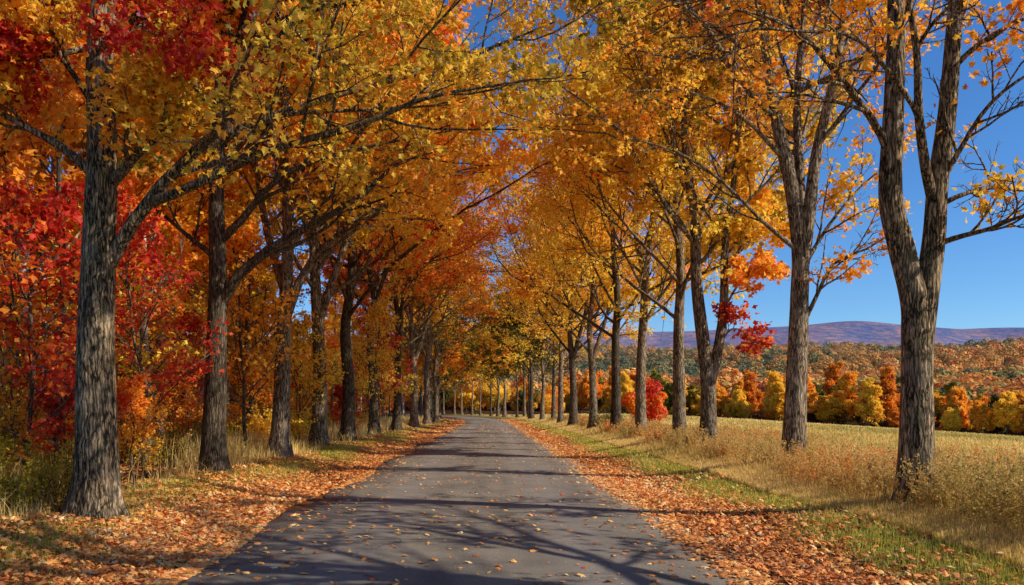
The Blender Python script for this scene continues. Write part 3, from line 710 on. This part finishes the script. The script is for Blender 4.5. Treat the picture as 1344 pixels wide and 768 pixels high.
wood(478, 40, 2, 'gold', 'bark_thin', 'golden sapling between the dark trunks halfway along the left row', None, 1., SAP, 'sapling', 'sapling')
wood(505, 46, 2, 'red', 'bark_thin', 'crimson sapling below the trees halfway along the left row', None, 1.1, SAP, 'sapling', 'sapling')
for px, Y, lf in [(15, 14.5, 'orange'), (60, 16, 'rust'), (88, 13.6, 'red'), (175, 14.2, 'orange'), (228, 18, 'rust'), (245, 21, 'red'), (330, 25, 'rust'), (445, 37, 'red')]:
    bb = gbase(px, Y); place(SAP[int(px) % 3], 'sapling', bb, 'small leafy sapling low in the undergrowth near the front maples', 'sapling', lf, 'bark_thin', 'small saplings in the front undergrowth', rz=R.uniform(0, 6.28), sc=R.uniform(.45, .7))
for i in range(66):
    Y = R.uniform(15, 100); x = float(xc(Y)) - R.uniform(8.6, 12 + .45 * Y)
    place(SAP[R.integers(3)], 'sapling', (x, Y, float(H(x, Y)) - .05), 'leafy autumn sapling in the shade of the left woods', 'sapling',
          ['orange', 'red', 'mixed', 'rust', 'red', 'gold', 'orange', 'rust'][R.integers(8)], 'bark_thin', SG, rz=R.uniform(0, 6.28), sc=R.uniform(.8, 1.4), limbs=Y < 40)

# deep backdrop woods: bushy crowns
def bushy(h, w_, n, size, ph=1.):
    v = nrm(R.normal(0, 1, (n, 3))); cl = nrm(R.normal(0, 1, (60, 3)))
    # overlapping lobes of foliage around the trunk
    K = 34; cc = nrm(R.normal(0, 1, (K, 3))) * R.uniform(.25, .78, (K, 1)); cc[:, 2] = cc[:, 2] * .9 + .05; cr_ = R.uniform(.14, .40, K)
    q = R.integers(0, K, n); v = nrm(R.normal(0, 1, (n, 3)))
    p = (cc[q] + v * (cr_[q] * R.uniform(.3, 1.0, n) ** .6 * np.where(R.random(n) < .12, 1.35, 1.05))[:, None] * np.array([1, 1, .8])) * np.array([w_, w_, h * .5]) + np.array([0, 0, h * .53])
    p[:, :2] *= (1 - .25 * np.clip(p[:, 2:3] / h - .5, 0, 1))
    nor = v + R.normal(0, .5, (n, 3)); nor[:, 2] += .35
    V, F, k = leaves_geo(p, nor, R.normal(0, 1, (n, 3)), size * R.uniform(.6, 1.4, n), 'quad')
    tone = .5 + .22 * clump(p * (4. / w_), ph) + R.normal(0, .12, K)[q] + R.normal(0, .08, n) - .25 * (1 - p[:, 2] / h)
    crown = mesh_np('crown', V, [F], False, {'tone': np.repeat(np.clip(tone, 0, 1), k)})
    zz = np.linspace(0, h * .8, 6); tr = tubes(np.stack([zz * .02, zz * 0, zz], 1)[None], np.linspace(.2, .06, 6)[None], 7)
    return dict(trunk=mesh_np('trunk', tr[0], [tr[1]], True), limbs=[], crown=crown)
BU = [bushy(11, 5.2, 9000, .42, 1), bushy(9, 4.4, 8000, .40, 2), bushy(12.5, 4.6, 9000, .42, 3)]
def edge_proto(h, w_, t0_, tone, fork):
    k = np.cumsum(R.normal(0, .22, (7, 2)), 0); zz = np.linspace(0, h, 7)
    st = [([(k[i, 0], k[i, 1], zz[i]) for i in range(7)], .17, .02)]
    if fork: st.append(([(0, 0, .2), (.5, .2, h * .25), (1.3, .4, h * .5), (1.9, .3, h * .85)], .12, .02))
    return make_tree(st, auto=[22, 16][:len(st)], t0=[t0_] * len(st), llen=w_, maxlen=6, ang=52, ks=(7, 6, 0), per=15, size=.40, kind='quad', tone=tone, var=.3, thin=.12, sides=7, one=True, spread=.26)
TL = [edge_proto(11, .36, .10, .5, False), edge_proto(9, .42, .10, .45, True), edge_proto(12.5, .30, .14, .5, False), edge_proto(8, .5, .08, .5, True), edge_proto(10.5, .4, .2, .55, True)]
# field edge tree line
LP = np.array([(8, 205), (22, 196), (50, 176), (87, 136), (130, 106), (190, 80)], float)
seg = np.concatenate([[0], np.cumsum(np.linalg.norm(np.diff(LP, axis=0), axis=1))])
s = 0.; TLG = 'trees along the far edge of the hay field'
names = {'mixed': 'yellow to red', 'shrub': 'yellow green', 'brown': 'dull brown', 'gold': 'golden', 'orange': 'orange', 'rust': 'rust coloured', 'green': 'dark green', 'red': 'red'}
while s < seg[-1]:
    x = float(np.interp(s, seg, LP[:, 0])); y = float(np.interp(s, seg, LP[:, 1]))
    for row in (0, 1, 2):
        xx, yy = x + R.normal(0, 1) + row * 5.5 + 1.5, y + R.normal(0, 1.2) + row * 7
        lf = ['gold', 'orange', 'rust', 'green', 'mixed', 'gold', 'rust', 'shrub', 'orange', 'brown'][R.integers(10)]
        sc = R.uniform(.48, .86) * (1 + .12 * row)
        place(TL[R.integers(5)], 'bushy_tree', (xx, yy, float(H(xx, yy)) - .4), names[lf] + ' bushy tree in the line beyond the hay field', 'tree', lf, 'bark_thin', names[lf] + ' ' + TLG, rz=R.uniform(0, 6.28), sc=(sc * R.uniform(.85, 1.2), sc, sc * R.uniform(.75, 1.25)))
    s += R.uniform(3.4, 6.0)
# woods that close the view behind the bend and the left side
for i in range(95):
    if i < 50:
        y = R.uniform(120, 330); x = float(xc(y)) - R.uniform(14, 70); 
    elif i < 75:
        y = R.uniform(215, 330); x = float(xc(y)) + R.uniform(13, 60)
    else:
        y = R.uniform(45, 120); x = -R.uniform(48, 100)
    lf = ['orange', 'rust', 'mixed', 'gold', 'green', 'rust'][R.integers(6)]
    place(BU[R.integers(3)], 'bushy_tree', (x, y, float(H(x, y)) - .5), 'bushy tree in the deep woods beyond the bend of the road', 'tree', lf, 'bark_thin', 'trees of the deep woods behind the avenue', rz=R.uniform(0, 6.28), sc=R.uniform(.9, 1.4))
for i in range(26):
    x = -115 + i * 5.2 + R.normal(0, 1.5); y = 318 + R.uniform(-6, 14)
    if abs(x - float(xc(y))) < 9: continue
    lf = ['orange', 'rust', 'gold', 'orange', 'mixed'][R.integers(5)]
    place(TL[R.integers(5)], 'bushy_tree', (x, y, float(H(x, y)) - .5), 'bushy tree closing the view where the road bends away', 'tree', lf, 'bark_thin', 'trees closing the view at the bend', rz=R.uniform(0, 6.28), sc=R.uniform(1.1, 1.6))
# red shrubby maples seen between the right trunks
for px, Y, sc, lf, lab in [(822, 62, .42, 'red', 'bright red bushy maple seen between the pale trunks at the field edge'),
                           (700, 150, .6, 'orange', 'orange bushy tree behind the distant trunks of the right row'),
                           (985, 34, .0, 'red', '')]:
    if sc:
        bb = gbase(px + 25, Y); place(BU[0], 'bushy_tree', (bb[0], bb[1], bb[2] - .3), lab, 'tree', lf, 'bark_thin', None, sc=sc)

# ------------------------------------------------------------ shrubs
def shrub_proto(h, n, per, size, kind='oval', spread=.05, ang=28):
    a = R.uniform(0, 6.28, n); d = np.stack([np.cos(a) * math.tan(math.radians(ang)) * R.uniform(.2, 1.4, n), np.sin(a) * math.tan(math.radians(ang)) * R.uniform(.2, 1.4, n), np.ones(n)], 1)
    st = np.stack([R.normal(0, .12, n), R.normal(0, .12, n), np.full(n, -.03)], 1)
    s1, r1 = grow(st, d, h * R.uniform(.6, 1.1, n), np.full(n, .011), .003, 6, .12, .03)
    g = np.zeros(n, int)
    s2, r2, g2 = children(s1, r1, g, 6, .2, 1, 45, .42, 4, .15, .03, .6, .002)
    V, F = merge([tubes(s1, r1, 5), tubes(s2, r2, 3)])
    stems = mesh_np('stems', V, F, True)
    V, F, T = scatter_leaves(s2, per, spread, size, kind, .5, .35, None, None, R.uniform(0, 9), .0)
    V2, F2, T2 = scatter_leaves(s1, per, spread, size, kind, .5, .35, None, None, 2., .0)
    return dict(stems=stems, foliage=mesh_np('foliage', np.concatenate([V, V2]), [np.concatenate([F, F2 + len(V)])], False, {'tone': np.concatenate([T, T2])}))
SH = [shrub_proto(1.2, 26, 9, .085), shrub_proto(.9, 30, 9, .07), shrub_proto(1.6, 24, 10, .09, 'maple')]
def shrub(x, Y, pr, lf, lab, grp=None, sc=1.):
    e = empty('shrub', (x, Y, float(H(x, Y)) - .02), lab, 'shrub', grp, R.uniform(0, 6.28), sc)
    link('stems', SH[pr]['stems'], M['bark_thin'], e, objmat=True); link('foliage', SH[pr]['foliage'], M[lf], e, objmat=True)
shrub((75 - VX) / FX * 11.3, 11.3, 0, 'shrub', 'green and yellow leafy shrub at the left foot of the nearest big maple', None, .8)
shrub((20 - VX) / FX * 10.5, 10.5, 1, 'shrub', 'low olive shrub at the lower left edge of the woods', None, .8)
shrub(-7.3, 17.9, 1, 'shrub', 'small green shrub at the foot of the second big maple', None, .8)
shrub(-7.0, 24.6, 2, 'gold', 'yellow leaved shrub right behind the third big maple', None, .9)
shrub(-7.0, 28.6, 2, 'gold', 'yellow leaved shrub before the fourth trunk on the left verge', None, .9)
shrub(6.4, 9.6, 1, 'brown', 'low reddish brown bush at the foot of the forked tree', None, .75)
shrub(7.1, 47.5, 1, 'green', 'dark green bush at the foot of the stout low-splitting trunk', None, 1.5)
shrub(6.55, 17.0, 1, 'red', 'small crimson bush at the foot of the second tree on the field side', None, .45)
for i in range(95):
    Y = 11 + 60 * R.random() ** 1.5; x = float(xc(Y)) - R.uniform(7.4, 12 + .25 * Y)
    shrub(x, Y, R.integers(3), ['shrub', 'gold', 'rust', 'brown', 'shrub', 'orange', 'brown'][R.integers(7)], 'leafy undergrowth shrub at the edge of the left woods', 'undergrowth shrubs behind the left row', R.uniform(.7, 1.4))
for i in range(46):
    Y = 9.5 * (80 / 9.5) ** R.random(); x = float(xc(Y)) + R.uniform(6.0, 8.6)
    shrub(x, Y, R.integers(2), ['brown', 'brown', 'shrub', 'brown', 'green'][R.integers(5)], 'dry bushy weed clump along the field side verge', 'weed clumps under the field side trees', R.uniform(.35, .62))

# ------------------------------------------------------------ grass, weeds, litter
def blades(x, y, h, wd, tone, lean=.35):
    N = len(x); z = H(x, y) - .01
    a = R.uniform(0, 6.28, N); f = np.stack([np.cos(a), np.sin(a), 0 * a], 1)
    la = R.uniform(0, 6.28, N); ln = np.abs(R.normal(0, lean, N)); L = np.stack([np.cos(la) * ln, np.sin(la) * ln, 0 * la], 1)
    b0 = np.stack([x, y, z], 1)
    out = []
    for t, ww in ((0, 1.), (.4, .85), (.75, .5)):
        c = b0 + L * (h * t * t)[:, None] + np.array([0, 0, 1.]) * (h * t * (1 - .25 * ln * t))[:, None]
        out += [c - f * (wd * ww / 2)[:, None], c + f * (wd * ww / 2)[:, None]]
    t = 1.; out.append(b0 + L * h[:, None] + np.array([0, 0, 1.]) * (h * (1 - .3 * ln))[:, None])
    V = np.stack(out, 1).reshape(-1, 3); k = (np.arange(N) * 7)[:, None]
    Q = np.concatenate([k + np.array([[0, 1, 3, 2]]), k + np.array([[2, 3, 5, 4]])]); T3 = k + np.array([[4, 5, 6]])
    return V, [Q, T3], np.repeat(np.clip(tone, 0, 1), 7)

def logy(n, a, b): return a * (b / a) ** R.random(n)
# short turf on both verges
N = 90000
Y = logy(N, 5.5, 110); side = R.random(N) < .5
u = np.where(side, R.normal(4.75, .42, N), R.normal(-4.85, .50, N)) + .45 * np.sin(Y * .35) * np.where(side, .5, 1.)
k = (np.abs(u) > 3.6) & (wob(u * 6, Y * 5) + R.normal(0, .3, N) > -.35); Y, u, side = Y[k], u[k], side[k]
x = xc(Y) + u
V, F, T = blades(x, Y, R.uniform(.04, .12, len(x)), np.maximum(.006, Y * .0007), .5 + .25 * wob(x * 4, Y * 4) + R.normal(0, .2, len(x)))
link('short_grass', mesh_np('short_grass', V, F, False, {'tone': T}), M['turf'], kind='stuff', label='short yellow green grass in strips along both verges')
# tall dry grass on the field side
N = 190000
Y = logy(N, 6.5, 120); u = 5.1 + np.abs(R.normal(0, 1, N)) ** 1.3 * (2.6 + Y * .06)
k = (u < 60) & (wob(u * 2.2, Y * 1.8) + R.normal(0, .5, N) > -.6); Y, u = Y[k], u[k]
x = xc(Y) + u
edge_ = sstep(4.7, 7.6, u) * (1 - .50 * sstep(8, 13, u))
V, F, T = blades(x, Y, R.uniform(.3, 1.0, len(x)) * edge_ * .58 + .1, np.maximum(.006, Y * .00075), .55 + .2 * wob(x * 2, Y * 2) + .12 * sstep(7, 12, u) + R.normal(0, .2, len(x)), .4)
link('tall_grass', mesh_np('tall_grass', V, F, False, {'tone': T}), M['straw'], kind='stuff', label='tall straw coloured grass under the field side trees')
# mown field stubble
N = 200000
Y = logy(N, 14, 190); u = 9 + R.random(N) * (Y * .85)
x = xc(Y) + u; k = (.55 * x + .83 * Y - 160) < -3; x, Y, u = x[k], Y[k], u[k]
V, F, T = blades(x, Y, R.uniform(.12, .38, len(x)), np.maximum(.010, Y * .0013), .38 + .3 * wob(x * .5, Y * .35) + R.normal(0, .18, len(x)), .5)
link('field_grass', mesh_np('field_grass', V, F, False, {'tone': T}), M['straw'], kind='stuff', label='pale tan hay grass over the open field')
# left dry grass among trunks
N = 22000
Y = logy(N, 8.5, 100); u = -5.6 - np.abs(R.normal(0, 1, N)) * (1.2 + .02 * Y)
k = wob(u * 3, Y * 1.9 + 1) + R.normal(0, .35, N) > -.05; Y, u = Y[k], u[k]; x = xc(Y) + u
V, F, T = blades(x, Y, R.uniform(.25, .85, len(x)) * sstep(-5.3, -6.6, u) + .08, np.maximum(.006, Y * .00075), .6 + .25 * wob(x * 2, Y * 2) + R.normal(0, .2, len(x)), .45)
link('woodland_grass', mesh_np('woodland_grass', V, F, False, {'tone': T}), M['straw'], kind='stuff', label='dry tan grass around the trunks of the left row')
# weeds: leafy stalks
def weeds(name, N, y0, y1, ufn, hmin, hmax, mat, label, per=22, lsz=.045, tone=.5):
    Y = logy(N, y0, y1); u = ufn(Y, N); x = xc(Y) + u
    k = wob(u * 2.5, Y * 1.6) + R.normal(0, .4, N) > -.3; x, Y = x[k], Y[k]; N = len(x)
    st = np.stack([x, Y, H(x, Y) - .02], 1); d = R.normal(0, .22, (N, 3)); d[:, 2] = 1
    s1, r1 = grow(st, d, R.uniform(hmin, hmax, N), np.maximum(.004, Y * .00022), .0015, 6, .08, .02)
    s2, r2, g2 = children(s1, r1, np.zeros(N, int), 4, .45, 1, 35, .30, 3, .1, .05, .6, .0015)
    V, F = merge([tubes(s1, r1, 3), tubes(s2, r2, 3)])
    nst = len(V)
    sc = lsz * np.maximum(1, Y / 22)
    Va, Fa, Ta = [], [], []
    for tw, pr, ss in ((s1, per, sc), (s2, max(3, per // 3), np.repeat(sc, 4))):
        n_ = len(tw); t = R.uniform(.1, 1.02, (n_, pr)) * (tw.shape[1] - 1); i = np.clip(t.astype(int), 0, tw.shape[1] - 2); w_ = (t - i)[..., None]; ar = np.arange(n_)[:, None]
        p = tw[ar, i] * (1 - w_) + tw[ar, i + 1] * w_ + R.normal(0, .02, (n_, pr, 3))
        nor = R.normal(0, .6, (n_ * pr, 3)); nor[:, 2] += .5
        v, f, kk = leaves_geo(p.reshape(-1, 3), nor, R.normal(0, 1, (n_ * pr, 3)), (ss[:, None] * R.uniform(.5, 1.4, (n_, pr))).ravel(), 'oval')
        base = np.repeat(tone + .3 * wob(tw[:, 0, 0] * 3, tw[:, 0, 1] * 3), pr)
        Va.append(v); Fa.append(f); Ta.append(np.repeat(np.clip(base + R.normal(0, .14, len(base)), 0, 1), kk))
    off = nst; FF = list(F)
    for v, f in zip(Va, Fa): FF.append(f + off); off += len(v)
    V = np.concatenate([V] + Va); T = np.concatenate([np.full(nst, .35)] + Ta)
    link(name, mesh_np(name, V, FF, False, {'tone': T}), M[mat], kind='stuff', label=label)
weeds('weeds', 8500, 7.5, 80, lambda Y, n: R.uniform(5.5, 9.0, n) + .02 * Y, .25, .85, 'brown', 'rusty brown seed-headed weeds along the field side verge', tone=.55)
weeds('undergrowth', 6500, 9, 80, lambda Y, n: -R.uniform(6.4, 11, n) - .06 * Y, .3, 1.1, 'shrub', 'olive and yellow undergrowth beneath the left woods', lsz=.06, tone=.5)

# fallen leaves
def litter():
    N = 330000
    Y = logy(N, 5.0, 120); q = R.random(N)
    u = np.where(q < .36, -2.75 - np.abs(R.normal(0, 1.0, N)) * 1.25, np.where(q < .66, R.normal(3.25, .5, N), np.where(q < .92, -R.uniform(3.5, 12, N), R.uniform(4, 8.5, N))))
    u = u + .22 * np.sin(Y * .6) * np.sign(u)
    thick = wob(u * 3, Y * 2.2) * .5 + .5
    k = (np.abs(u) > 2.35 + .5 * R.random(N) ** 2) & (R.random(N) < .18 + .9 * thick)
    turf = np.exp(-((np.abs(u) - 4.8) / .35) ** 2); k &= R.random(N) > turf * .35
    Y, u = Y[k], u[k]
    n2 = 2600; Y2 = logy(n2, 5.0, 90); u2 = R.uniform(-2.7, 2.7, n2); s_ = R.random(n2) < .45; u2 = np.where(s_, np.sign(u2) * (2.7 - np.abs(R.normal(0, .45, n2))), u2)
    Y = np.concatenate([Y, Y2]); u = np.concatenate([u, u2]); N = len(Y)
    x = xc(Y) + u
    onroad = np.abs(u) < 2.8
    z = np.where(onroad, .03 + .035 * (1 - (u / 2.85) ** 2) + .014, H(x, Y) + .012 + np.abs(R.normal(0, .022, N)))
    size = np.where(onroad, .075, .072) * R.uniform(.35, 1.4, N) * np.maximum(1, Y / 28)
    til = np.where(onroad, .22, .5)
    nor = R.normal(0, 1, (N, 3)) * til[:, None]; nor[:, 2] = 1
    tone = .54 + .2 * wob(x * 2.2, Y * 2.0) + R.normal(0, .21, N) + .1 * onroad
    near = Y < 24
    outV, outF, outT, off = [], [], [], 0
    for sel, kind in ((near, 'maple'), (~near, 'mid')):
        V, F, kk = leaves_geo(np.stack([x, Y, z], 1)[sel], nor[sel], R.normal(0, 1, (sel.sum(), 3)), size[sel], kind)
        outV.append(V); outF.append(F + off); off += len(V); outT.append(np.repeat(np.clip(tone[sel], 0, 1), kk))
    link('fallen_leaves', mesh_np('fallen_leaves', np.concatenate(outV), [np.concatenate(outF)], False, {'tone': np.concatenate(outT)}), M['litter'], kind='stuff', label='orange and brown fallen leaves drifted along the road edges')
litter()
